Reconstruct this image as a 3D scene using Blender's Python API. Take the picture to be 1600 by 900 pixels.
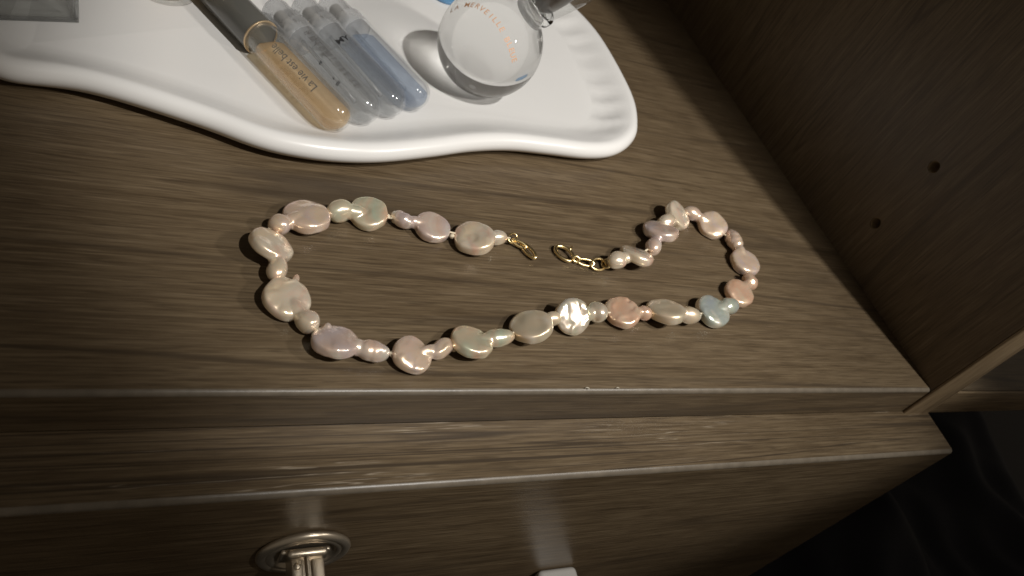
import bpy, bmesh, math, random
from mathutils import Vector, Matrix, noise

S = 0.001                                   # everything below is written in millimetres
sc = bpy.context.scene
for o in list(bpy.data.objects): bpy.data.objects.remove(o)

# ------------------------------------------------------------------ camera
CF = 1128.523                               # focal length in pixels of a 1600 px wide picture
CC = Vector((-277.918, -96.616, 155.206))
CR = Vector((0.8929393, -0.2414227, 0.3799664))
CD = Vector((0.0606351, -0.7718468, -0.6329106))
CV = Vector((0.4460749, 0.5881900, -0.6745737))
cam = bpy.data.cameras.new('camera'); camo = bpy.data.objects.new('camera', cam)
sc.collection.objects.link(camo); sc.camera = camo
camo.matrix_world = Matrix(((CR.x, -CD.x, -CV.x, CC.x*S), (CR.y, -CD.y, -CV.y, CC.y*S),
                            (CR.z, -CD.z, -CV.z, CC.z*S), (0, 0, 0, 1)))
cam.sensor_fit = 'HORIZONTAL'; cam.sensor_width = 36; cam.lens = CF/1600*36
cam.clip_start = 0.005; cam.clip_end = 20
cam.dof.use_dof = True; cam.dof.focus_distance = 0.222; cam.dof.aperture_fstop = 20

# ------------------------------------------------------------------ light
w = bpy.data.worlds.new('World'); sc.world = w; w.use_nodes = True
bg = w.node_tree.nodes['Background']; bg.inputs[0].default_value = (1.0, 0.86, 0.68, 1); bg.inputs[1].default_value = 0.10

def spot(name, loc, target, power, radius, cone, blend, col):
    l = bpy.data.lights.new(name, 'SPOT'); l.energy = power; l.color = col
    l.shadow_soft_size = radius*S; l.spot_size = math.radians(cone); l.spot_blend = blend
    o = bpy.data.objects.new(name, l); sc.collection.objects.link(o)
    o.location = Vector(loc)*S
    o.rotation_euler = (Vector(target)-Vector(loc)).to_track_quat('-Z', 'Y').to_euler()
    return l
LA = spot('ceiling_spot', (118, -540, 1160), (-124, 102, 0), 51, 20, 15.6, 0.28, (1.0, 0.97, 0.92))
LB = spot('cabinet_lamp', (-4, -58, 222), (-205, 175, 0), 1.95, 13, 80, 1.0, (1.0, 0.95, 0.88))
vs = sc.view_settings
vs.view_transform = 'Standard'; vs.look = 'None'; vs.gamma = 1; vs.use_curve_mapping = False; vs.exposure = 0
sc.cycles.max_bounces = 14; sc.cycles.transmission_bounces = 12; sc.cycles.transparent_max_bounces = 24
sc.cycles.caustics_reflective = False

def at(px, py, v, axis=2):
    """the point of the photograph's sight line that lies in the plane axis = v"""
    d = CR*((px-800)/CF) + CD*((py-450)/CF) + CV
    return CC + d*((v-CC[axis])/d[axis])

# ------------------------------------------------------------------ helpers
WL = {}
def link(o, parent, wloc):
    sc.collection.objects.link(o)
    o.parent = parent
    WL[o.name] = Vector(wloc)
    o.location = (Vector(wloc) - (WL[parent.name] if parent else Vector()))*S
    return o
def tag(o, label, cat=None, group=None, kind=None):
    if label: o['label'] = label
    if cat: o['category'] = cat
    if group: o['group'] = group
    if kind: o['kind'] = kind
    return o
def empty(name, loc):
    return link(bpy.data.objects.new(name, None), None, loc)
def mk(name, verts, faces, mat, parent=None, smooth=True, sharp=None):
    vs_ = [Vector(v) for v in verts]
    lo = Vector((min(v.x for v in vs_), min(v.y for v in vs_), min(v.z for v in vs_)))
    hi = Vector((max(v.x for v in vs_), max(v.y for v in vs_), max(v.z for v in vs_)))
    c = (lo+hi)/2; c.z = lo.z
    me = bpy.data.meshes.new(name)
    me.from_pydata([((v-c)*S)[:] for v in vs_], [], faces)
    bm = bmesh.new(); bm.from_mesh(me); bmesh.ops.recalc_face_normals(bm, faces=bm.faces); bm.to_mesh(me); bm.free()
    if smooth:
        me.polygons.foreach_set('use_smooth', [True]*len(me.polygons))
        if sharp: me.set_sharp_from_angle(angle=math.radians(sharp))
    me.materials.append(mat)
    return link(bpy.data.objects.new(name, me), parent, c)
def box(lo, hi):
    x0, y0, z0 = lo; x1, y1, z1 = hi
    v = [(x0,y0,z0),(x1,y0,z0),(x1,y1,z0),(x0,y1,z0),(x0,y0,z1),(x1,y0,z1),(x1,y1,z1),(x0,y1,z1)]
    return v, [(0,3,2,1),(4,5,6,7),(0,1,5,4),(1,2,6,5),(2,3,7,6),(3,0,4,7)]
def bevbox(lo, hi, r, seg=3):
    bm = bmesh.new(); v, f = box(lo, hi)
    vv = [bm.verts.new(p) for p in v]
    for q in f: bm.faces.new([vv[i] for i in q])
    bmesh.ops.bevel(bm, geom=bm.edges[:], offset=r, segments=seg, affect='EDGES', profile=0.5)
    bm.verts.index_update()
    out = [tuple(p.co) for p in bm.verts], [[p.index for p in q.verts] for q in bm.faces]
    bm.free(); return out
def rotmesh(m, pivot, M):
    p = Vector(pivot); return [tuple(M @ (Vector(v)-p) + p) for v in m[0]], m[1]
def join(*ms):
    V, F = [], []
    for v, f in ms:
        n = len(V); V += list(v); F += [[i+n for i in q] for q in f]
    return V, F
def frame(d):
    d = Vector(d).normalized(); a = Vector((0,0,1)) if abs(d.z) < 0.9 else Vector((1,0,0))
    u = a.cross(d).normalized(); return d, u, d.cross(u)
def lathe(prof, origin, axis, n=48, closed=False):
    """prof: (radius, distance along axis); closed joins the last ring to the first"""
    d, u, v = frame(axis); o = Vector(origin); V, F, rings = [], [], []
    for r, t in prof:
        if r < 1e-5: V.append(tuple(o+d*t)); rings.append([len(V)-1]*n)
        else:
            s = len(V)
            for i in range(n):
                a = 2*math.pi*i/n; V.append(tuple(o+d*t+(u*math.cos(a)+v*math.sin(a))*r))
            rings.append(list(range(s, s+n)))
    pairs = list(zip(rings, rings[1:])) + ([(rings[-1], rings[0])] if closed else [])
    for a, b in pairs:
        for i in range(n):
            q = [a[i], a[(i+1)%n], b[(i+1)%n], b[i]]; q2 = []
            for x in q:
                if x not in q2: q2.append(x)
            if len(q2) > 2: F.append(q2)
    if not closed:
        for r in (rings[0], rings[-1]):
            if r[0] != r[-1]: F.append(list(r))
    return V, F
def tube(pts, r, n=10, closed=False):
    P = [Vector(p) for p in pts]; N = len(P); V, F = [], []; up = None
    for i in range(N):
        if closed: t = P[(i+1)%N]-P[i-1]
        else: t = P[min(i+1,N-1)]-P[max(i-1,0)]
        t.normalize()
        if up is None: up = frame(t)[1]
        up = (up - t*up.dot(t)).normalized(); w_ = t.cross(up)
        rr = r[i] if isinstance(r, (list, tuple)) else r
        for k in range(n):
            a = 2*math.pi*k/n; V.append(tuple(P[i]+(up*math.cos(a)+w_*math.sin(a))*rr))
    for i in range(N if closed else N-1):
        j = (i+1) % N
        for k in range(n):
            F.append([i*n+k, i*n+(k+1)%n, j*n+(k+1)%n, j*n+k])
    if not closed: F += [list(range(n)), list(range((N-1)*n, N*n))]
    return V, F
def catmull(pts, sub, closed=True):
    P = [Vector(p) for p in pts]; N = len(P); out = []
    for i in range(N):
        a, b, c, d = P[i-1], P[i], P[(i+1)%N], P[(i+2)%N]
        for k in range(sub):
            t = k/sub
            out.append(0.5*((2*b)+(c-a)*t+(2*a-5*b+4*c-d)*t*t+(3*b-a-3*c+d)*t*t*t))
    return out

# ------------------------------------------------------------------ materials
class NT:
    def __init__(s, name):
        s.m = bpy.data.materials.new(name); s.m.use_nodes = True; s.t = s.m.node_tree
        s.t.nodes.clear(); s.out = s.t.nodes.new('ShaderNodeOutputMaterial')
    def n(s, kind, **kw):
        x = s.t.nodes.new('ShaderNode'+kind)
        for k, v in kw.items(): setattr(x, k, v)
        return x
    def put(s, sock, v):
        if hasattr(v, 'links'): s.t.links.new(v, sock)
        elif v is not None: sock.default_value = v
    def math(s, op, a, b=None, clamp=False):
        x = s.n('Math', operation=op, use_clamp=clamp); s.put(x.inputs[0], a)
        if b is not None: s.put(x.inputs[1], b)
        return x.outputs[0]
    def mix(s, fac, a, b, mode='MIX'):
        x = s.n('MixRGB', blend_type=mode); s.put(x.inputs[0], fac); s.put(x.inputs[1], a); s.put(x.inputs[2], b); return x.outputs[0]
    def mapping(s, scale, loc=(0,0,0), src='Object', rot=(0,0,0)):
        c = s.n('TexCoord'); m = s.n('Mapping'); s.t.links.new(c.outputs[src], m.inputs[0])
        m.inputs['Scale'].default_value = scale; m.inputs['Location'].default_value = loc; m.inputs['Rotation'].default_value = rot
        return m.outputs[0]
    def noise(s, vec, scale=1, detail=4, rough=0.55, dist=0):
        x = s.n('TexNoise'); s.put(x.inputs['Vector'], vec)
        for k, v in (('Scale',scale),('Detail',detail),('Roughness',rough),('Distortion',dist)): x.inputs[k].default_value = v
        return x.outputs[0]
    def ramp(s, fac, stops, interp='LINEAR'):
        x = s.n('ValToRGB'); s.put(x.inputs[0], fac); e = x.color_ramp.elements; x.color_ramp.interpolation = interp
        while len(e) < len(stops): e.new(0.5)
        for q, (p, c) in zip(e, stops):
            q.position = p; q.color = c if len(c) == 4 else (*c, 1)
        return x.outputs[0]
    def bsdf(s, **kw):
        x = s.n('BsdfPrincipled')
        for k, v in kw.items(): s.put(x.inputs[k], v)
        return x
    def bump(s, h, strength, dist):
        x = s.n('Bump'); s.put(x.inputs['Height'], h); x.inputs['Strength'].default_value = strength; x.inputs['Distance'].default_value = dist
        return x.outputs[0]
    def done(s, shader):
        s.t.links.new(shader.outputs[0] if hasattr(shader, 'outputs') else shader, s.out.inputs[0]); return s.m
def c4(c): return (*c, 1)

def wood(name, axis, tone=1.0, veins=0.5, scratch=0.0, rough=0.36, seed=0.0, spec=0.5, vscale=52, vmul=16.0, valong=2.6, vm=0.36):
    m = NT(name)
    def sc3(al, ac):
        return tuple(al if 'XYZ'[i] == axis else ac for i in range(3))
    off = (seed*3.1, seed*1.7, seed*2.3)
    fine = m.noise(m.mapping(sc3(55, 1300), off), 1, 5, 0.65, 0.1)
    mid = m.noise(m.mapping(sc3(10, 420), off), 1, 5, 0.65, 0.1)
    big = m.noise(m.mapping(sc3(2.2, 26), off), 1, 3, 0.5, 0.4)
    vein = m.noise(m.mapping(sc3(valong, vscale), off), 1, 2.0, 0.4, 0.35)
    f = m.math('ADD', m.math('MULTIPLY', fine, 0.62), m.math('ADD', m.math('MULTIPLY', mid, 0.24), m.math('MULTIPLY', big, 0.14)))
    k = tone
    col = m.ramp(f, [(0.37, (0.058*k, 0.037*k, 0.019*k)), (0.50, (0.118*k, 0.082*k, 0.046*k)), (0.64, (0.190*k, 0.139*k, 0.082*k))])
    # open pores: short thin dark dashes along the grain
    pore = m.ramp(m.noise(m.mapping(sc3(75, 1150), (off[1]+3, off[2], off[0])), 1, 2, 0.5), [(0.58, (0,0,0)), (0.66, (0.45,0.45,0.45))])
    col = m.mix(pore, col, (0.034*k, 0.021*k, 0.011*k, 1))
    lite = m.ramp(m.noise(m.mapping(sc3(45, 1400), (off[2], off[0]+7, off[1])), 1, 2, 0.5), [(0.60, (0,0,0)), (0.70, (0.32,0.32,0.32))])
    col = m.mix(lite, col, (0.27*k, 0.205*k, 0.135*k, 1))
    # dark growth lines: contours of a stretched noise
    fr = m.math('FRACT', m.math('MULTIPLY', vein, vmul))
    ln = m.ramp(m.math('ABSOLUTE', m.math('SUBTRACT', fr, 0.5)), [(0.0, (1,1,1)), (0.035, (0.8,0.8,0.8)), (0.10, (0,0,0))])
    ln = m.math('MULTIPLY', ln, m.math('MULTIPLY', m.ramp(m.noise(m.mapping(sc3(7, 60), off), 1, 3), [(vm, (0,0,0)), (vm+0.2, (1,1,1))]), veins))
    col = m.mix(ln, col, (0.035*k, 0.023*k, 0.014*k, 1))
    # patches of slow tone change
    col = m.mix(m.math('MULTIPLY', m.noise(m.mapping(sc3(4, 9), off), 1, 2), 0.35), col, (0.13*k, 0.098*k, 0.062*k, 1))
    # dust and tiny light flecks
    vo = m.n('TexVoronoi'); m.put(vo.inputs['Vector'], m.mapping((150, 150, 150), off)); 
    fl = m.ramp(vo.outputs['Distance'], [(0.0, (1,1,1)), (0.035, (0,0,0))])
    fl = m.math('MULTIPLY', fl, m.ramp(m.noise(m.mapping((22, 22, 22), off), 1, 2), [(0.56, (0,0,0)), (0.66, (0.55,0.55,0.55))]))
    col = m.mix(fl, col, (0.5, 0.46, 0.4, 1))
    if scratch:
        s1 = m.noise(m.mapping(sc3(10, 330), (5.2, 1.1, 7.7)), 1, 3.5, 0.55, 0.15)
        l1 = m.ramp(m.math('ABSOLUTE', m.math('SUBTRACT', s1, 0.5)), [(0.0, (1,1,1)), (0.012, (0,0,0))])
        msk = m.ramp(m.noise(m.mapping(sc3(16, 120), (1.3, 4.1, 0.2)), 1, 3), [(0.50, (0,0,0)), (0.60, (1,1,1))])
        col = m.mix(m.math('MULTIPLY', m.math('MULTIPLY', l1, msk), scratch), col, (0.36, 0.30, 0.225, 1))
    rr = m.math('ADD', m.math('MULTIPLY', m.math('SUBTRACT', mid, 0.5), 0.22), rough)
    bs = m.bsdf(**{'Base Color': col, 'Roughness': rr, 'Specular IOR Level': spec, 'Normal': m.bump(m.math('ADD', fine, m.math('MULTIPLY', mid, 0.6)), 0.35, 0.00014)})
    return m.done(bs)

def plain(name, col, rough=0.4, metal=0.0, var=0.08, scale=120, bump=0.0, **kw):
    m = NT(name); nz = m.noise(m.mapping((scale,)*3), 1, 4)
    c = m.mix(nz, c4([x*(1-var) for x in col]), c4([min(1, x*(1+var)) for x in col]))
    d = {'Base Color': c, 'Roughness': m.math('ADD', m.math('MULTIPLY', m.math('SUBTRACT', nz, 0.5), 0.12), rough), 'Metallic': metal}
    d.update(kw)
    if bump: d['Normal'] = m.bump(nz, bump, 0.0002)
    return m.done(m.bsdf(**d))

def clear_wall(name, tint=(0.96, 0.97, 0.97), gloss=1.0, milk=0.0, milkcol=(0.8,0.8,0.8), rough=0.04):
    """thin clear wall: light passes straight through, Fresnel gloss on top, some milkiness"""
    m = NT(name)
    tr = m.n('BsdfTransparent'); tr.inputs[0].default_value = c4(tint)
    gl = m.n('BsdfGlossy'); gl.inputs['Color'].default_value = (1,1,1,1); gl.inputs['Roughness'].default_value = rough
    fr = m.n('Fresnel'); ge = m.n('NewGeometry')
    m.put(fr.inputs[0], m.math('SUBTRACT', 1.5, m.math('MULTIPLY', ge.outputs['Backfacing'], 1.5-1/1.5)))
    base = tr.outputs[0]
    if milk:
        df = m.n('BsdfDiffuse'); df.inputs[0].default_value = c4(milkcol)
        tl = m.n('BsdfTranslucent'); tl.inputs[0].default_value = c4(milkcol)
        a = m.n('MixShader'); a.inputs[0].default_value = 0.45
        m.t.links.new(df.outputs[0], a.inputs[1]); m.t.links.new(tl.outputs[0], a.inputs[2])
        nz = m.math('ADD', m.math('MULTIPLY', m.math('SUBTRACT', m.noise(m.mapping((90,)*3), 1, 3), 0.5), milk*0.9), milk, clamp=True)
        b = m.n('MixShader'); m.put(b.inputs[0], nz)
        m.t.links.new(base, b.inputs[1]); m.t.links.new(a.outputs[0], b.inputs[2]); base = b.outputs[0]
    x = m.n('MixShader'); m.put(x.inputs[0], m.math('MULTIPLY', fr.outputs[0], gloss))
    m.t.links.new(base, x.inputs[1]); m.t.links.new(gl.outputs[0], x.inputs[2])
    return m.done(x)

def pearl_mat(name, a, b, c, film=420, rough=0.27, metal=0.5):
    m = NT(name); v = m.mapping((1,1,1))
    n1 = m.noise(v, 55, 1.5, 0.5, 0.6); n2 = m.noise(v, 95, 2, 0.5, 0.9)
    col = m.mix(m.ramp(n1, [(0.36,(0,0,0)),(0.62,(1,1,1))]), c4(a), c4(b))
    col = m.mix(m.ramp(n2, [(0.46,(0,0,0)),(0.62,(0.8,0.8,0.8))]), col, c4(c))
    bs = m.bsdf(**{'Base Color': col, 'Roughness': rough, 'Metallic': metal, 'Specular IOR Level': 0.9,
                   'Subsurface Weight': 0.15, 'Subsurface Radius': (1.0, 0.75, 0.6), 'Subsurface Scale': 0.0012,
                   'Coat Weight': 1.0, 'Coat Roughness': 0.11, 'Coat IOR': 1.6,
                   'Thin Film Thickness': m.math('ADD', m.math('MULTIPLY', n1, 260), film-130), 'Thin Film IOR': 1.45,
                   'Normal': m.bump(m.noise(v, 330, 3, 0.5, 0.8), 0.10, 0.00025)})
    return m.done(bs)

M = {}
M['shelf'] = wood('wood_shelf', 'X', 1.0, 0.75, 0, 0.40, 0.3, vscale=30, vmul=6.5, valong=1.7)
M['drawer'] = wood('wood_drawer', 'X', 1.1, 0.55, 0, 0.31, 1.7, 0.5, vscale=30, vmul=7, valong=1.8)
M['ledge'] = wood('wood_ledge', 'X', 1.0, 0.95, 0.75, 0.36, 2.9, vscale=120, vmul=12, valong=0.9, vm=0.2)
M['panel'] = wood('wood_panel', 'Z', 1.1, 0.6, 0, 0.46, 4.2, vscale=40, vmul=9)
M['bandv'] = wood('wood_band', 'Z', 1.9, 0.2, 0, 0.38, 5.0)
M['bandx'] = wood('wood_band_x', 'X', 1.5, 0.2, 0, 0.38, 6.0)
M['band'] = plain('edge_plastic', (0.155, 0.128, 0.096), 0.36, var=0.4, scale=190, bump=0.5)
M['raw'] = plain('raw_board', (0.30, 0.22, 0.13), 0.8, var=0.3, scale=700)
M['ceramic'] = plain('glazed_ceramic', (0.80, 0.79, 0.775), 0.30, var=0.015, scale=30, **{'Coat Weight': 0.12, 'Coat Roughness': 0.10, 'Specular IOR Level': 0.4})
M['gold'] = plain('gold_metal', (0.90, 0.70, 0.36), 0.28, 1.0, var=0.1, scale=300)
M['nickel'] = plain('satin_nickel', (0.58, 0.50, 0.39), 0.34, 0.85, var=0.12, scale=200)
M['plastic'] = plain('grey_plastic', (0.42, 0.405, 0.38), 0.35, var=0.04)
M['thread'] = plain('silk_thread', (0.72, 0.62, 0.46), 0.8, var=0.2, scale=2500, bump=0.5)
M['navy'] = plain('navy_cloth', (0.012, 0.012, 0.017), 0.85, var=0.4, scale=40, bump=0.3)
M['floor'] = plain('dark_floor', (0.02, 0.018, 0.018), 0.7, var=0.3, scale=10)
M['tubewall'] = clear_wall('vial_wall', (0.975, 0.98, 0.975), 1.0, 0.03)
M['frost'] = clear_wall('frosted_plastic', (0.93, 0.94, 0.95), 0.8, 0.32, (0.84, 0.84, 0.84), 0.25)
M['wallfrost'] = clear_wall('vial_plastic_wall', (0.95, 0.955, 0.96), 1.0, 0.045, (0.84, 0.84, 0.84), 0.05)
M['amber'] = clear_wall('amber_liquid', (0.975, 0.88, 0.73), 0.4, 0.34, (0.90, 0.68, 0.43), 0.05)
M['water'] = clear_wall('clear_liquid', (0.97, 0.972, 0.97), 0.6, 0.035, (0.78, 0.78, 0.78), 0.05)
M['bluewater'] = clear_wall('bluish_liquid', (0.83, 0.88, 0.95), 0.4, 0.24, (0.52, 0.60, 0.72), 0.05)
M['greycap'] = plain('smoke_grey_cap', (0.115, 0.113, 0.102), 0.22, var=0.12, scale=90)
M['ink'] = plain('grey_ink', (0.10, 0.095, 0.09), 0.6)
M['darkink'] = plain('dark_ink', (0.03, 0.03, 0.032), 0.6)
M['orangeink'] = plain('orange_ink', (0.66, 0.36, 0.20), 0.5)
M['bluecap'] = plain('blue_plastic', (0.10, 0.24, 0.42), 0.3)
M['darkmetal'] = plain('dark_metal', (0.23, 0.22, 0.21), 0.3, 1.0, var=0.3, scale=400)
def glass(name, col=(1,1,1), ior=1.45, thru=0.0):
    m = NT(name); g = m.n('BsdfGlass'); g.inputs['Roughness'].default_value = 0.0; g.inputs['IOR'].default_value = ior
    m.put(g.inputs['Color'], m.mix(m.noise(m.mapping((60,)*3), 1, 2), c4(col), c4([x*0.985 for x in col])))
    if thru:
        t = m.n('BsdfTransparent'); t.inputs[0].default_value = c4([0.95*x for x in col]); x = m.n('MixShader'); x.inputs[0].default_value = thru
        m.t.links.new(g.outputs[0], x.inputs[1]); m.t.links.new(t.outputs[0], x.inputs[2]); return m.done(x)
    return m.done(g)
M['boxglass'] = clear_wall('bottle_wall', (0.93, 0.935, 0.93), 1.0, 0.05, (0.8,0.8,0.8), 0.03)
M['edgedark'] = clear_wall('bottle_dark_edge_tint', (0.74, 0.745, 0.74), 1.0, 0.08, (0.75,0.75,0.75), 0.03)  # darker tint stands in for the dark refraction along glass edges
M['glass'] = glass('bottle_glass', (0.985, 0.99, 0.99), 1.42)
M['flask'] = glass('flask_glass', (0.99, 0.992, 0.99), 1.37, 0.18)
CREAM, PINK, PEACH, WHITE, GREEN, LILAC, BLUE, GREY = ((0.90,0.72,0.51), (0.90,0.65,0.50), (0.90,0.56,0.37),
    (0.90,0.82,0.70), (0.68,0.73,0.54), (0.80,0.65,0.60), (0.48,0.53,0.54), (0.70,0.60,0.44))
PM = {'cream': pearl_mat('pearl_cream', CREAM, WHITE, (0.93,0.60,0.45), 430), 'pink': pearl_mat('pearl_pink', (0.90,0.67,0.53), CREAM, (0.82,0.66,0.64), 400),
      'peach': pearl_mat('pearl_peach', PEACH, PINK, CREAM, 380), 'white': pearl_mat('pearl_white', WHITE, CREAM, GREEN, 460, 0.22, 0.6),
      'green': pearl_mat('pearl_green', CREAM, (0.56,0.68,0.52), (0.92,0.56,0.38), 500), 'lilac': pearl_mat('pearl_lilac', (0.74,0.62,0.60), (0.92,0.64,0.46), WHITE, 400),
      'blue': pearl_mat('pearl_blue', BLUE, GREEN, WHITE, 300), 'grey': pearl_mat('pearl_grey', GREY, CREAM, WHITE, 450, 0.36)}

# ------------------------------------------------------------------ cabinet
TH, TP, DY = 15.6, 15.6, 19.1
XL, XR, YB, ZT, ZF = -520, 430, 345, 580, -330
def bar(poly, x0, x1, mat, name, parent, **kw):
    n = len(poly); V = [(x0, y, z) for y, z in poly]+[(x1, y, z) for y, z in poly]
    F = [[i, (i+1)%n, n+(i+1)%n, n+i] for i in range(n)]+[list(range(n)), list(range(n, 2*n))]
    return mk(name, V, F, mat, parent, **kw)
def corner_band(y, z, r, x0, x1, parent, mat, inner):
    """quarter-round strip on the front top arris at (y, z)"""
    poly = [(y+r, z-r), (y+inner, z-r)] if False else []
    pts = [(y, z-r*1.0)]
    for i in range(9):
        a = math.pi - i*math.pi/16
        pts.append((y+r+r*math.cos(a), z-r+r*math.sin(a)))
    pts += [(y+r, z-r)]
    return bar(pts[1:], x0, x1, mat, 'edge_band', parent, smooth=True, sharp=40)
cab = empty('wood_cabinet', (-200, 100, ZF))
tag(cab, 'brown wood-grain cabinet whose open shelf carries the tray and the necklace', 'cabinet')
B = 1.3
bar([(0, -TH), (YB, -TH), (YB, 0), (B, 0), (B, -B), (0, -B)], XL, -0.15, M['shelf'], 'shelf_board', cab, smooth=False)
corner_band(0, 0, B, XL, -0.15, cab, M['band'], 0)
# side panel with drilled peg holes
bm = bmesh.new(); v, f = box((0, 0, ZF), (TP, YB, ZT)); vv = [bm.verts.new(Vector(p)*S) for p in v]
for q in f: bm.faces.new([vv[i] for i in q])
pm = bpy.data.meshes.new('side_panel'); bm.to_mesh(pm); bm.free()
po = bpy.data.objects.new('tmp_panel', pm); sc.collection.objects.link(po)
holes = [(70.8, 22.0), (70.8, 54.6)]
tmp = [po]
for i, (hy, hz) in enumerate(holes):
    V, F = lathe([(2.6, -3), (2.6, 9)], (0, hy, hz), (1, 0, 0), 32)
    me = bpy.data.meshes.new('cut'); me.from_pydata([(Vector(p)*S)[:] for p in V], [], F)
    b2 = bmesh.new(); b2.from_mesh(me); bmesh.ops.recalc_face_normals(b2, faces=b2.faces); b2.to_mesh(me); b2.free()
    co = bpy.data.objects.new('tmp_cut', me); sc.collection.objects.link(co); tmp.append(co)
    md = po.modifiers.new('b', 'BOOLEAN'); md.object = co; md.operation = 'DIFFERENCE'; md.solver = 'EXACT'
dg = bpy.context.evaluated_depsgraph_get(); ev = po.evaluated_get(dg); em = ev.to_mesh()
PV = [tuple(p.co/S) for p in em.vertices]; PF = [list(p.vertices) for p in em.polygons]; ev.to_mesh_clear()
for o in tmp: bpy.data.objects.remove(o)
panel = mk('side_panel', PV, PF, M['panel'], cab, smooth=False)
for hy, hz in holes:
    V, F = lathe([(2.57, 0.5), (2.57, 8.9), (2.3, 8.9), (2.3, 0.5)], (0, hy, hz), (1, 0, 0), 32, closed=True)
    mk('peg_hole', *join((V, F), lathe([(2.3, 8.5), (2.3, 8.85)], (0, hy, hz), (1, 0, 0), 32)), M['raw'], panel, sharp=40)
# banded front edge of the panel
mk('front_edge_band', *bevbox((-0.05, -1.3, ZF), (TP+0.05, -0.02, ZT), 0.55, 3), M['bandv'], panel, sharp=50)
bar([(0, -TH), (YB, -TH), (YB, 0), (0, 0)], TP+0.1, XR, M['shelf'], 'side_shelf_board', cab, smooth=False)
mk('side_shelf_edge_band', *bevbox((TP+0.1, -1.2, -TH-0.05), (XR, -0.02, 0.05), 0.5, 3), M['bandx'], cab, sharp=50)
mk('back_panel', *box((XL, YB+0.1, ZF), (XR, YB+6, ZT)), M['panel'], cab, smooth=False)
mk('added_top_board', *box((XL, 0, ZT+0.1), (XR, YB, ZT+16)), M['shelf'], cab, smooth=False)  # unseen board, added to keep ambient light off the upper side panel
fl = mk('floor', *box((-900, -900, ZF-8), (1100, 800, ZF-0.5)), M['floor'], smooth=False); tag(fl, None, kind='structure')

# drawer
dr = empty('drawer', (-200, -10, ZF+20))
tag(dr, 'wide wood-grain drawer below the shelf with a round metal knob', 'drawer')
GAP = -1.0
bar([(-DY, ZF+22), (-GAP-1.3, ZF+22), (-GAP-1.3, -TH-0.4), (-DY+B, -TH-0.4), (-DY+B, -TH-0.4-B), (-DY, -TH-0.4-B)], XL, TP, M['drawer'], 'drawer_front', dr, smooth=False)
mk('top_ledge', *box((XL, -DY+B+0.05, -TH-0.38), (TP, -0.12, -TH-0.03)), M['ledge'], dr, smooth=False)
corner_band(-DY, -TH-0.1, B+0.3, XL, TP, dr, M['band'], 0)
# round knob
kx, kz = -235.0, -51.6; KO = (kx, -DY, kz); KA = (0, -1, 0)
knob = mk('knob', *lathe([(12.2, 0), (12.9, 0.6), (13.0, 1.3), (12.6, 2.0), (11.7, 2.4), (10.8, 2.2), (10.4, 1.8), (10.0, 2.1), (9.4, 2.2), (8.9, 1.8), (8.6, 1.0), (8.0, 0.7), (0, 0.7)], KO, KA, 72), M['nickel'], dr, sharp=50)
def kb(x0, x1, y0, y1, z0, z1, r, name='stem', mat='nickel'):
    return mk(name, *bevbox((kx+x0, -DY-y1, kz+z0), (kx+x1, -DY-y0, kz+z1), r, 3), M[mat], knob, sharp=50)
kb(-6.8, 6.8, 1.0, 2.4, -3.2, 3.6, 0.6, 'base_plate')
kb(-4.6, 4.6, 1.2, 24, -4.0, 4.0, 0.9, 'stem')
kb(-4.5, -1.6, 4.6, 24, 4.05, 4.9, 0.35, 'stem_rib'); kb(0.9, 4.3, 4.9, 24, 4.05, 5.0, 0.35, 'stem_rib'); kb(-0.6, 0.3, 3.8, 24, 4.05, 5.4, 0.3, 'stem_rib')
mk('rivet', *lathe([(1.0, 0), (1.0, 0.25), (0.6, 0.5), (0, 0.55)], (kx-3.0, -DY-6.6, kz+4.9), (0, 0, 1), 20), M['nickel'], knob, sharp=60)
kb(-5.4, 5.6, 1.6, 4.2, 2.6, 5.7, 1.1, 'stem_collar')
# pale plastic tab
tab = mk('plastic_pull_tab', *bevbox((-138.5, -DY-30, -109), (-121.2, -DY-0.02, -97.0), 2.2, 4), M['plastic'], dr, sharp=50)

# dark cloth on the floor beneath the side shelf
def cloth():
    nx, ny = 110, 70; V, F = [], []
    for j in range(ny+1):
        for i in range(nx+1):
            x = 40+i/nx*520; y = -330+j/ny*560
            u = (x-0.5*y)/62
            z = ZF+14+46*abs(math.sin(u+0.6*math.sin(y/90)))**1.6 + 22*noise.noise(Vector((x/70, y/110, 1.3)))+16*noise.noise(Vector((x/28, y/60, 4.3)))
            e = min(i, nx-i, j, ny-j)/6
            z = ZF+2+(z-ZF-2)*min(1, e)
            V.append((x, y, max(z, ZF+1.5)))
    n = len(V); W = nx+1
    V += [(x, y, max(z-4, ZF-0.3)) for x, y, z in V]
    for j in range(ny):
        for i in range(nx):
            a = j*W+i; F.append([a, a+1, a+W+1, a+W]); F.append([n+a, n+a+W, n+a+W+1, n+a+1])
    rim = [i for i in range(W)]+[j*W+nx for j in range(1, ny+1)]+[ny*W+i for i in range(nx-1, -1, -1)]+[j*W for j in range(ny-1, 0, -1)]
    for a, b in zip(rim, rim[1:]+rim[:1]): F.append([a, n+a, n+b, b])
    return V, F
tag(mk('dark_cloth', *cloth(), M['navy']), 'dark navy crumpled cloth in the shade below the side shelf', 'cloth')

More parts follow.
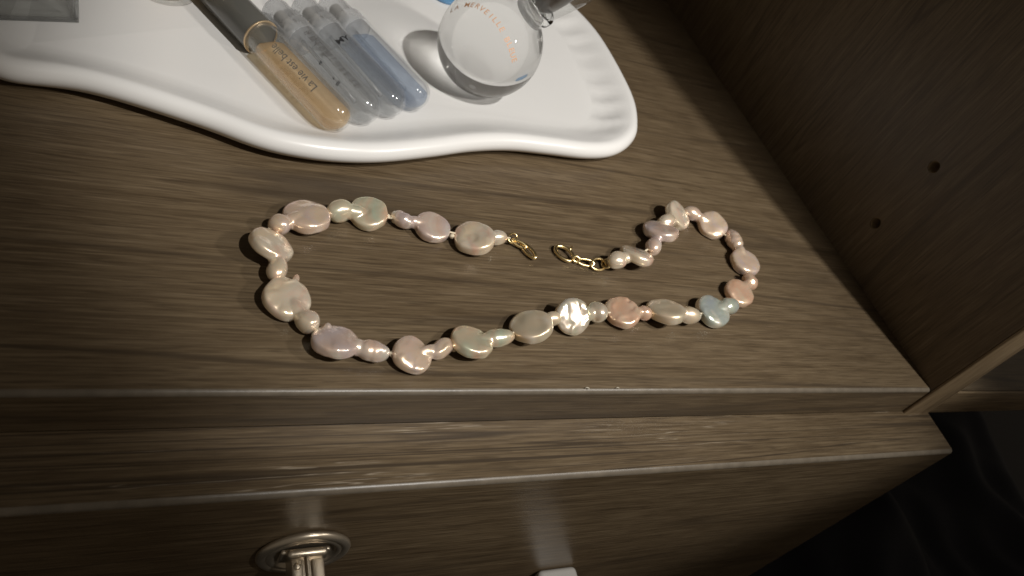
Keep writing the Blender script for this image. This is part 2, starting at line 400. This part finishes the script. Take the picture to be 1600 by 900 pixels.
# ------------------------------------------------------------------ tray
TF = 3.5                                     # height of the tray's floor
vis = [(0,116),(135,136),(300,187),(395,222),(460,238),(530,247),(600,248),(680,240),(740,232),(800,230),(860,236),(920,243),(960,240),(985,225),(995,200),(985,150),(965,110)]
pts = [at(x, y, 6.0) for x, y in vis]
MX, MY = -228.5, 178.0
pts = [Vector((p.x, p.y)) for p in pts]
right = [p for p in pts if p.x > MX-4]
left = [Vector((2*MX-p.x, p.y)) for p in reversed(pts) if 2*MX-p.x < pts[0].x-8]
front = left + pts                           # left end ... right end
front = [p for p in front if p.y < MY-6]
back = [Vector((p.x, 2*MY-p.y)) for p in reversed(front)]
outl = catmull([(p.x, p.y, 0) for p in front+back], 9)
N = len(outl)
def offset(d):
    cur = [p.copy() for p in outl]; steps = max(1, int(math.ceil(d/1.0))); st = d/steps
    for k in range(steps if d > 0 else 0):
        nx = []
        for i in range(N):
            t = (cur[(i+2)%N]-cur[i-2]); t.normalize(); nx.append(cur[i]+Vector((-t.y, t.x, 0))*st)
        cur = [nx[i]*0.5+(nx[i-1]+nx[(i+1)%N])*0.25 for i in range(N)]
    return cur
prof = [(9.5,0.0),(8.0,0.0),(5.0,0.9),(2.2,2.2),(0.6,3.9),(0,5.6),(0.25,6.9),(0.9,8.1),(2.0,9.0),(3.4,9.4),(5.0,9.1),(7.2,8.2),(9.8,6.8),(12.6,5.3),(16,4.1),(20.5,TF)]
V, F = [], []
for j, (d, z) in enumerate(prof):
    for i, p in enumerate(offset(d)):
        flute = 0.0
        if 11 <= j <= 15 and (p.x > -150 or p.x < -307) :
            # soft flutes pressed into the wall at both short ends
            k = min(1, max(0, (abs(p.x-MX)-85)/28)) * {11:.25, 12:.7, 13:1, 14:.8, 15:.2}[j]
            flute = k*1.15*(0.5+0.5*math.cos(2*math.pi*(p.y-120)/13.5))**2.0
        V.append((p.x, p.y, z+flute))
P = len(prof)
for j in range(P-1):
    for i in range(N): F.append([j*N+i, j*N+(i+1)%N, (j+1)*N+(i+1)%N, (j+1)*N+i])
F.append([(P-1)*N+i for i in range(N)]); F.append([i for i in reversed(range(N))])
tray = mk('ceramic_tray', V, F, M['ceramic'], sharp=75)
tag(tray, 'glossy white ceramic tray with wavy rim and fluted end on the shelf', 'tray')
TF += 0.02

# ------------------------------------------------------------------ writing
def text_mesh(s, size, bold=0.0):
    cu = bpy.data.curves.new('txt', 'FONT'); cu.body = s; cu.size = size; cu.align_x = 'CENTER'; cu.align_y = 'CENTER'; cu.resolution_u = 2; cu.offset = bold
    o = bpy.data.objects.new('txt', cu); sc.collection.objects.link(o)
    d = bpy.context.evaluated_depsgraph_get(); e = o.evaluated_get(d); me = e.to_mesh()
    bm = bmesh.new(); bm.from_mesh(me); bmesh.ops.subdivide_edges(bm, edges=[q for q in bm.edges if q.calc_length() > size*0.25], cuts=2)
    bmesh.ops.triangulate(bm, faces=bm.faces[:]); bm.verts.index_update()
    r = [p.co.copy() for p in bm.verts], [[p.index for p in q.verts] for q in bm.faces]
    bm.free(); e.to_mesh_clear(); bpy.data.objects.remove(o); return r
def on_tube(s, size, origin, d, r, along, phi, rot, mat, parent, bold=0.0, name='lettering'):
    """print s on a lying tube: along = distance on the axis, phi = angle from straight up, rot = turn of the text"""
    V, F = text_mesh(s, size, bold); d = Vector(d).normalized(); up = Vector((0,0,1)); sd = up.cross(d).normalized(); up = d.cross(sd)
    c, n = math.cos(rot), math.sin(rot); out = []
    for p in V:
        a, b = p.x*c-p.y*n, p.x*n+p.y*c
        ph = phi+b/r
        out.append(Vector(origin)+d*(along+a)+(up*math.cos(ph)+sd*math.sin(ph))*(r+0.06))
    return mk(name, out, F, mat, parent, smooth=False)

# ------------------------------------------------------------------ vials
VR = 6.2
def vial(p_end, p_top, label, liq, liqmat, level, wall, capfn, glen, name='sample_vial'):
    """p_end: centre of the round end; p_top: a point on the axis near the cap"""
    a = Vector((p_end.x, p_end.y, TF+VR)); b = Vector((p_top.x, p_top.y, TF+VR)); d = (b-a).normalized()
    root = empty(name, (a.x, a.y, TF)); tag(root, label, 'perfume vial', 'perfume sample vials lying side by side')
    ri = VR-0.75
    out = [(0, -VR)]+[(VR*math.sin(t), -VR*math.cos(t)) for t in [math.pi/2*k/10 for k in range(1, 11)]]+[(VR, glen), (VR-0.2, glen+0.3)]
    inn = [(ri, glen+0.3)]+[(ri*math.sin(t), -ri*math.cos(t)) for t in [math.pi/2*k/10 for k in range(10, 0, -1)]]+[(0, -ri)]
    mk('glass_tube', *lathe(out+inn, a, d, 56), M[wall], root, sharp=50)
    rl = ri-0.03
    L = [(0, -rl)]+[(rl*math.sin(t), -rl*math.cos(t)) for t in [math.pi/2*k/10 for k in range(1, 11)]]+[(rl, x) for x in [liq*q/8 for q in range(1, 9)]]+[(rl*0.55, liq+1.6), (0, liq+2.0)]
    V, F = lathe(L, a, d, 56)
    z = a.z+level*rl
    V = [(p[0], p[1], min(p[2], z)) for p in V]
    mk('liquid', V, F, M[liqmat], root, sharp=60)
    capfn(a, d, glen, root)
    return root, a, d
def cap_grey(a, d, g, root):
    r = VR+0.25
    cp = mk('cap', *lathe([(r-0.9, g-0.2), (r, g-0.2), (r, g+30), (r-0.6, g+31.2), (r-1.6, g+31.6), (0, g+31.6)], a, d, 56), M['greycap'], root, sharp=45)
    mk('cap_ring', *lathe([(r+0.03, g-0.5), (r+0.1, g-0.4), (r+0.1, g-0.2), (r+0.03, g+0.1), (r-0.5, g+0.1), (r-0.5, g-0.5)], a, d, 56, closed=True), M['ringtone'], cp)
def cap_frost(a, d, g, root):
    r = VR
    cp = mk('spray_cap', *lathe([(r, g+0.35), (r, g+6.5), (r-0.5, g+7.6), (r-1.0, g+8.1), (r-1.05, g+17.5), (r-1.6, g+19.4), (r-2.8, g+20.6), (r-4.2, g+21.0), (0, g+21.1)], a, d, 48), M['frost'], root, sharp=50)
    mk('spray_stem', *lathe([(2.3, g+9), (2.3, g+15.5), (1.4, g+16), (0, g+16)], a, d, 24), M['plastic'], cp, sharp=50)
    mk('collar', *lathe([(4.1, g+2), (4.4, g+2.4), (4.4, g+5.4), (4.1, g+5.8), (0, g+5.8)], a, d, 32), M['frost'], cp, sharp=50)
    st = mk('dip_tube', *tube([a+d*(4)+Vector((0,0,-1.5)), a+d*(g*0.5)+Vector((0,0,-0.6)), a+d*(g+3)], 0.75, 10), M['frost'], root)
M['ringtone'] = plain('pale_gold_ring', (0.62, 0.47, 0.30), 0.3, 0.6)
za = TF+VR
v1 = vial(at(521, 176, za), at(405, 56, za), 'amber perfume sample vial with smoke grey cap beside three frosted vials', 36, 'amber', 0.12, 'tubewall', cap_grey, 41.5)
on_tube('La vie est belle', 4.0, v1[1], v1[2], VR, 18.6, 0.62, 0, M['ink'], v1[0])
v2 = vial(at(567, 165, za), at(432, 20, za), 'clear frosted-cap perfume vial lying against the amber vial', 33, 'water', 0.2, 'wallfrost', cap_frost, 36)
on_tube('法方法丰后丁圓皇士賽米', 2.9, v2[1], v2[2], VR, 18, 0.22, 0, M['ink'], v2[0])
on_tube('II  •          a', 2.6, v2[1], v2[2], VR, 14, 0.95, 0, M['darkink'], v2[0], 0.05)
v3 = vial(at(607, 155, za), at(472, 10, za), 'pale frosted-cap perfume vial marked MY between clear and blue vials', 33, 'water', 0.15, 'wallfrost', cap_frost, 36)
on_tube('MY', 3.6, v3[1], v3[2], VR, 27.0, 0.42, -math.pi/2, M['darkink'], v3[0], 0.09)
v4 = vial(at(645, 145, za), at(512, 3, za), 'frosted-cap perfume vial with bluish liquid at the end of the row', 33, 'bluewater', 0.1, 'wallfrost', cap_frost, 36)

# ------------------------------------------------------------------ round flask
SR = 20.4
sc0 = at(766, 68, TF+SR)
vdir = (CC-sc0).normalized()
im = (CR*0.80-CD*0.60); im = (im-vdir*im.dot(vdir)).normalized()
ax = (vdir*0.42+im*0.908).normalized()
flask = empty('round_flask', (sc0.x, sc0.y, TF)); tag(flask, 'round clear glass perfume flask with orange lettering standing on white tray', 'perfume bottle')
pr = []
for k in range(0, 33):
    t = math.pi*k/32*0.895
    pr.append((SR*math.sin(t), -SR*math.cos(t)))
pr += [(6.4, 19.6), (5.6, 21.0), (5.4, 23.5), (0, 23.5)]
body = mk('flask_body', *lathe(pr, sc0, ax, 96), M['flask'], flask, sharp=60)
nk = mk('neck_collar', *lathe([(5.9, 22.2), (7.4, 22.4), (7.6, 23.0), (7.6, 25.0), (7.0, 25.6), (5.9, 25.7)], sc0, ax, 48, closed=True), M['glass'], flask, sharp=45)
mk('stopper', *lathe([(6.6, 25.8), (7.0, 26.4), (8.2, 33), (9.4, 42), (8.8, 45), (0, 46)], sc0, ax, 48), M['boxglass'], flask, sharp=45)
mk('stopper_plug', *lathe([(1.5, 23.6), (4.2, 26.4), (4.8, 29), (5.2, 33), (5.4, 40), (0, 40.5)], sc0, ax, 40), M['darkmetal'], flask, sharp=45)
# lettering bent round the flask, printed on the glass
def on_flask(s, size):
    pix = [(706,16),(714,12),(722,9),(730,8),(738,8),(746,10),(753,14),(760,19),(767,25),(773,31),(779,38),(784,46),(788,54),(792,62),(796,70),(799,78),(801,86),(803,94)]
    def hit(x, y):
        d = (CR*((x-800)/CF)+CD*((y-450)/CF)+CV).normalized(); oc = CC-sc0; b = oc.dot(d); q = b*b-(oc.length_squared-SR*SR)
        return CC+d*(-b-math.sqrt(max(q, 0)))
    V, F = [], []
    for i, ch in enumerate(s):
        u = i/(len(s)-1)*(len(pix)-1); k = min(int(u), len(pix)-2); f = u-k
        x = pix[k][0]*(1-f)+pix[k+1][0]*f; y = pix[k][1]*(1-f)+pix[k+1][1]*f
        if ch == ' ': continue
        h0 = hit(x, y); h1 = hit(x+(pix[k+1][0]-pix[k][0])*0.3, y+(pix[k+1][1]-pix[k][1])*0.3)
        nn = (h0-sc0).normalized(); tt = (h1-h0); tt = (tt-nn*tt.dot(nn)).normalized(); bb = nn.cross(tt)
        tv, tf = text_mesh(ch, size, 0.02); n = len(V)
        for p in tv:
            q = h0+tt*p.x+bb*p.y; V.append(sc0+(q-sc0).normalized()*(SR+0.06))
        F += [[j+n for j in g] for g in tf]
    return V, F
mk('lettering', *on_flask('LA MERVEILLE BLEUE', 3.0), M['orangeink'], flask, smooth=False)

# ------------------------------------------------------------------ other bottles at the back of the tray
c0 = at(124, 36, TF); e0 = at(0, 32, TF); ex = Vector((c0.x-e0.x, c0.y-e0.y, 0)).normalized(); ang = math.atan2(ex.y, ex.x)
RZ = Matrix.Rotation(ang, 3, 'Z')
sq = empty('square_bottle', (c0.x-22, c0.y+14, TF)); tag(sq, 'square clear glass bottle with thick base standing on the white tray', 'perfume bottle')
def sb(x0, x1, y0, y1, z0, z1, r): return rotmesh(bevbox((c0.x+x0, c0.y+y0, TF+z0), (c0.x+x1, c0.y+y1, TF+z1), r, 3), (c0.x, c0.y, 0), RZ)
outer = sb(-46, 0, 0, 30, 0, 58, 1.2); inner = sb(-42, -4, 4, 26, 8.5, 54, 2.5)
glassb = mk('glass_body', *outer, M['boxglass'], sq, sharp=40)
innerf = (inner[0], [list(reversed(q)) for q in inner[1]])
me = glassb.data; bm = bmesh.new(); bm.from_mesh(me); off = [bm.verts.new((Vector(p)-WL[glassb.name])*S) for p in inner[0]]
nf = [bm.faces.new([off[i] for i in q]) for q in innerf[1]]
for q in nf: q.smooth = True
bm.to_mesh(me); bm.free()
mk('thick_base', *sb(-45.2, -0.8, 0.8, 29.2, 0.6, 8.2, 1.6), M['boxglass'], sq, sharp=40)
for q_ in ((-46, 0, -0.06, 1.1, 0.02, 1.3), (-46, 0, 28.9, 30.06, 0.02, 1.3), (-1.1, 0.06, 1.2, 28.8, 0.02, 1.3), (-1.2, 0.07, -0.07, 1.1, 1.4, 56), (-46, -1.3, -0.05, 0.5, 7.9, 9.0)):
    mk('painted_edge_line', *sb(*q_, 0.25), M['edgedark'], sq, sharp=40)  # tinted bars paint the dark lines that clear glass shows at its edges
mk('base_dome', *lathe([(12, 8.5), (10, 9.6), (6, 10.6), (0, 11)], Vector((c0.x, c0.y, TF))+RZ @ Vector((-23, 15, 0)), (0, 0, 1), 32), M['glass'], sq, sharp=40)
mk('bottle_cap', *lathe([(8, 58.05), (8, 62), (10, 62.2), (10, 80), (0, 80)], Vector((c0.x, c0.y, TF))+RZ @ Vector((-23, 15, 0)), (0, 0, 1), 40), M['nickel'], sq, sharp=40)
am = Vector((-279.5, 163.2, TF)); mn = empty('mini_bottle', am); tag(mn, 'small round glass bottle of pale amber liquid behind the vial caps', 'perfume bottle')
mk('glass_body', *lathe([(0, 0), (8.6, 0), (9.6, 0.8), (9.9, 2), (9.9, 32), (8.5, 35), (5, 37), (5, 42), (4.2, 42), (4.2, 37), (8.0, 34), (9.0, 32), (9.0, 4.4), (8.4, 3.8), (0, 3.6)], am, (0,0,1), 56), M['tubewall'], mn, sharp=50)
mk('liquid', *lathe([(0, 3.7), (8.3, 3.9), (8.95, 4.6), (8.95, 26), (0, 26)], am, (0,0,1), 56), M['amber'], mn, sharp=50)
mk('bottle_cap', *lathe([(5.2, 42.1), (6, 42.1), (6, 55), (5, 56), (0, 56)], am, (0,0,1), 40), M['greycap'], mn, sharp=50)
bl = Vector((-165.5, 210.6, TF)); tag(mk('blue_cap', *lathe([(0, 0.0), (6.2, 0.0), (6.9, 0.4), (7.0, 0.9), (7.0, 2.0), (6.3, 2.5), (0, 2.6)], bl, (0,0,1), 48), M['bluecap'], sharp=50), 'small round blue bottle cap lying behind the clear flask', 'bottle cap')

# ------------------------------------------------------------------ necklace
random.seed(4)
nl = empty('pearl_necklace', (-165, 45, 0))
tag(nl, 'baroque coin pearl necklace with open gold clasp lying on brown shelf', 'necklace')
def imgdir(deg, v):
    a = math.radians(deg); w_ = CR*math.cos(a)+CD*math.sin(a); return (w_-v*w_.dot(v)).normalized()
def ellipsoid(c, ax3, rad, pw=(2, 2), n=(40, 22)):
    """superellipsoid; ax3[2] is the short (coin) axis; pw = (rim exponent, dome exponent)"""
    V, F = [], []; nu, nv = n
    for j in range(nv+1):
        t = -math.pi/2+math.pi*j/nv; ct, st = math.cos(t), math.sin(t)
        rr = abs(ct)**(2/pw[0]); zz = math.copysign(abs(st)**(2/pw[1]), st)
        if j in (0, nv): V.append(Vector(c)+ax3[2]*rad[2]*zz); continue
        for i in range(nu):
            a = 2*math.pi*i/nu
            V.append(Vector(c)+ax3[0]*rad[0]*rr*math.cos(a)+ax3[1]*rad[1]*rr*math.sin(a)+ax3[2]*rad[2]*zz)
    def idx(j, i): return 0 if j == 0 else (1+(nv-1)*nu if j == nv else 1+(j-1)*nu+i % nu)
    for j in range(nv):
        for i in range(nu):
            q = []
            for x in (idx(j, i), idx(j, i+1), idx(j+1, i+1), idx(j+1, i)):
                if x not in q: q.append(x)
            if len(q) > 2: F.append(q)
    return V, F
def flat_len(x, y, deg, L, z):
    a = math.radians(deg); p = at(x, y, z); q = at(x+L*math.cos(a), y+L*math.sin(a), z); return q-p
STR = []
def pearl(coin, tail, tone, wrinkle=0.0, nubs=(), dish=0.0, ridge=0.0, thick=0.33, seed=0, blend=2, drum=4.2, nrm=None):
    cx, cy, a, b, ang = coin
    P = at(cx, cy, 2.6); v = (CC-P).normalized(); dep = (P-CC).dot(CV); R = a*dep/CF; h = R*thick
    # tilt of the coin: the angle at which a drum of this thickness shows the outline seen
    th_ = min((abs(math.cos(t)+0.55*thick*math.sin(t)-b/a), t) for t in [math.radians(q) for q in range(8, 84)])[1]
    if b/a > 0.97: th_ = math.radians(22)
    ct, st = math.cos(th_), math.sin(th_)
    mj = imgdir(ang, v); mn_ = v.cross(mj).normalized()
    cand = [(v*ct+mn_*s*st).normalized() for s in (-1, 1)]
    n = max(cand, key=lambda k: k.z)
    if nrm: n = Vector(nrm).normalized(); mj = (mj-n*mj.dot(n)).normalized()
    e2 = n.cross(mj).normalized(); axs = (mj, e2, n)
    V, F = ellipsoid(Vector((0,0,0)), axs, (R, R, h), (drum, drum), (64, 40))
    lo = min(p.z for p in V)
    C = at(cx, cy, max(-lo-0.05, 1.5))
    parts = [([p+C for p in V], F)]
    tx, ty, ta, tb, tang = tail
    rb = tb*dep/CF; T = at(tx, ty, max(rb*0.98, min(C.z, rb*1.6)))
    fd = flat_len(tx, ty, tang, ta, T.z); ln = min(fd.length, ta*dep/CF*1.25); td = fd.normalized()
    t2 = Vector((0,0,1)).cross(td).normalized(); t3 = td.cross(t2)
    parts.append(ellipsoid(T, (td, t2, t3), (ln, rb, rb*0.98), (2.2, 2.2), (36, 24)))
    # a waist that joins the two
    mid = (C+T)/2; dj = (T-C)
    if dj.length > 0.1:
        u, w1, w2 = frame(dj); parts.append(ellipsoid(mid, (u, w1, w2), (dj.length*0.55, rb*0.8, rb*0.8), (2, 2), (24, 16)))
    for nx_, ny_, nr, nlen, nang in nubs:
        pn = at(nx_, ny_, C.z+0.4); fdn = flat_len(nx_, ny_, nang, nlen, pn.z).normalized(); w1 = Vector((0,0,1)).cross(fdn).normalized()
        parts.append(ellipsoid(pn, (fdn, w1, fdn.cross(w1)), (nlen*dep/CF, nr*dep/CF, nr*dep/CF), (2, 2), (20, 14)))
    JV, JF = join(*parts)
    me = bpy.data.meshes.new('t'); me.from_pydata([tuple(p) for p in JV], [], JF)
    o = bpy.data.objects.new('t', me); sc.collection.objects.link(o)
    rm = o.modifiers.new('r', 'REMESH'); rm.mode = 'VOXEL'; rm.voxel_size = 0.30
    sm = o.modifiers.new('s', 'SMOOTH'); sm.factor = 0.5; sm.iterations = 5+blend
    dg = bpy.context.evaluated_depsgraph_get(); ev = o.evaluated_get(dg); em = ev.to_mesh()
    W = [p.co.copy() for p in em.vertices]; NN = [p.normal.copy() for p in em.vertices]; G = [list(p.vertices) for p in em.polygons]
    ev.to_mesh_clear(); bpy.data.objects.remove(o)
    sv = Vector((seed*7.3, seed*3.1, seed*5.7)); out = []
    bump_c = C+mj*R*random.uniform(-.3, .3)+e2*R*random.uniform(-.3, .3)
    for p, nm in zip(W, NN):
        dsp = 0.45*noise.noise(p/5.0+sv)+0.06*noise.noise(p/2.2+sv)
        rel = p-C; rad = (rel-n*rel.dot(n)).length/R; top = max(0, nm.dot(n))
        if wrinkle and top > 0:
            k = max(0, min(1, (rad-0.25)/0.4))*(0.5+0.5*noise.noise(p/4+sv*2))
            wp = Vector((rel.dot(mj), rel.dot(e2), 0)); wp += Vector((noise.noise(wp/3+sv), noise.noise(wp/3-sv), 0))*2.2
            dsp += wrinkle*k*0.85*noise.noise(Vector((wp.x/2.5, wp.y/3.2, 0))+sv)*top
        if dish:
            db = (p-bump_c).length; dsp += top*dish*(math.exp(-(db/(R*0.16))**2)-0.8*math.exp(-((db-R*0.36)/(R*0.12))**2))
        if ridge:
            dt = (p-T).dot(td); away = max(0, min(1, ((p-C).length/R-0.85)*4)); dsp += 0.6*ridge*away*math.sin(dt*2*math.pi/2.6+3*noise.noise(p/3+sv))*(0.6+noise.noise(p/2.5-sv))
        out.append(p+nm*dsp)
    lo = min(p.z for p in out)
    out = [p+Vector((0, 0, -lo+0.02)) for p in out]
    mk('pearl', out, G, PM[tone], nl)
    STR.append((C, T))
pearl((741,372,33,27,5), (777,371,15,13,0), 'cream', 0.4, dish=0.55, seed=1)
pearl((675,356,29,24,28), (628,344,20,13,30), 'lilac', 0.1, ridge=0.18, seed=2)
pearl((575,334,31,27,12), (531,330,20,17,-10), 'green', 0.3, dish=0.5, seed=3)
pearl((479,339,36,27,8), (437,352,19,17,0), 'pink', 0.1, seed=4)
pearl((424,384,36,21,32), (433,420,20,15,105), 'cream', 0.35, seed=5)
pearl((448,467,38,34,30), (480,503,20,18,50), 'cream', 1.1, nubs=((462,438,6,13,-70),), seed=6)
pearl((523,534,37,26,12), (583,549,27,17,8), 'lilac', 0.5, nubs=((512,511,7,8,-110),), ridge=0.12, seed=7)
pearl((644,555,33,28,40), (690,545,21,15,-35), 'pink', 0.9, seed=8)
pearl((736,535,35,23,24), (777,528,26,15,-3), 'green', 0.3, ridge=0.08, seed=9)
pearl((829,511,34,27,-5), (863,499,13,12,0), 'grey', 0.0, seed=10)
pearl((894,495,29,28,20), (932,488,18,16,20), 'white', 1.2, seed=11, nrm=(-0.15, -0.57, 0.80))
pearl((971,489,29,24,22), (1006,489,11,12,10), 'peach', 0.9, seed=12)
pearl((1041,487,31,18,12), (1077,493,18,13,5), 'grey', 0.0, seed=13)
pearl((1112,487,29,21,48), (1138,479,15,14,0), 'blue', 0.4, seed=14)
pearl((1154,459,25,19,42), (1171,440,13,12,60), 'peach', 0.35, ridge=0.15, seed=15)
pearl((1163,411,25,18,38), (1146,377,18,12,60), 'pink', 0.1, ridge=0.2, seed=16)
pearl((1113,352,24,21,40), (1081,334,15,11,25), 'pink', 0.1, seed=17)
pearl((1058,337,25,14,62), (1041,346,14,12,-20), 'cream', 0.1, seed=18)
pearl((1031,362,28,14,14), (1020,385,13,12,90), 'lilac', 0.1, seed=19)
pearl((994,400,28,11,22), (965,407,15,13,-15), 'cream', 0.1, seed=20)
# silk thread and knots
kn = [(706,369),(606,338),(511,338),(420,360),(428,437),(491,518),(612,553),(709,545),(804,525),(867,495),(947,490),(1014,488),(1093,492),(1149,478),(1168,430),(1138,366),(1094,338),(1050,350),(1023,374),(1015,402)]
tp_ = [at(797, 372, 2.5)]
for (C, T), i in zip(STR, range(len(STR))):
    tp_ += [T, C] if i in (0,) else ([T, C] if (T-tp_[-1]).length < (C-tp_[-1]).length else [C, T])
tp_.append(at(950, 411, 2.5))
mk('thread', *tube([Vector((p.x, p.y, max(1.2, p.z))) for p in tp_], 0.35, 8), M['thread'], nl)
for x, y in kn:
    c = at(x, y, 2.4); V, F = ellipsoid(c, (Vector((1,0,0)), Vector((0,1,0)), Vector((0,0,1))), (0.85, 0.85, 0.8), (2, 2), (14, 10))
    V = [p+(p-c)*0.35*noise.noise(p*1.6) for p in V]
    mk('knot', V, F, M['thread'], nl)
# gold clasp
def ring(cx, cy, a, b, ang, z, r, tilt=0.0, gap=0.0, name='jump_ring', lift=0.0):
    """wire ring whose long axis is a px along ang in the picture; tilt turns it about that axis out of the shelf plane"""
    c = at(cx, cy, z); A = flat_len(cx, cy, ang, a, z); u = A.normalized(); w1 = Vector((0,0,1)).cross(u)
    w_ = w1*math.cos(tilt)+Vector((0,0,1))*math.sin(tilt); B_ = b/a*A.length
    n = 48; P = []
    for i in range(n+1 if gap else n):
        t = gap/2+(2*math.pi-gap)*i/n if gap else 2*math.pi*i/n
        P.append(c+A*math.cos(t)+w_*B_*math.sin(t)+Vector((0,0,lift*math.cos(t))))
    lo = min(p.z for p in P)-r
    if lo < 0.02: P = [p+Vector((0,0,0.02-lo)) for p in P]
    return mk(name, *tube(P, r, 12, closed=not gap), M['gold'], nl)
ring(801, 372, 7, 5, -30, 2.2, 0.38, 0.5)
ring(811, 381, 12, 3.6, 27, 1.8, 0.48, 0.7, name='clasp_link')
ring(826, 392, 15, 5.0, 46, 1.6, 0.6, 0.35, name='clasp_link')
ring(948, 412, 6.5, 5.5, 80, 1.9, 0.38, 0.6)
ring(935, 413, 11.5, 7, -8, 1.3, 0.5, 0.35, name='clasp_link')
ring(915, 410, 13, 4.5, 12, 1.2, 0.5, 0.6, name='clasp_link')
sr = ring(882, 396, 16.5, 11, 38, 1.4, 0.66, 0.15, gap=0.75, name='spring_ring')
ring(900, 405, 5, 4, 20, 1.6, 0.55, 0.9)
mk('clasp_tongue', *tube([at(893, 386, 1.6), at(891, 389, 2.3), at(890, 392, 2.0)], [0.5, 0.6, 0.45], 12), M['gold'], nl)
# two pale chips stuck on the shelf's front edge
def chip(name, px, label):
    V, F = tube([at(x, y, 0.45+0.15*math.sin(i)) for i, (x, y) in enumerate(px)], [0.08]+[0.2]*(len(px)-2)+[0.07], 7)
    return tag(mk(name, V, F, M['chip']), label, 'lint')
M['chip'] = plain('pale_lint', (0.5, 0.45, 0.36), 0.8, var=0.1)
chip('lint_curl', [(914,606.5),(917,605.5),(920,606.5),(921,608.5)], 'tiny pale curl of lint on the shelf front edge below white pearl')
chip('lint_speck', [(962,606.5),(965,605.5),(968,606.5)], 'tiny pale speck of lint on shelf front edge below peach pearl')
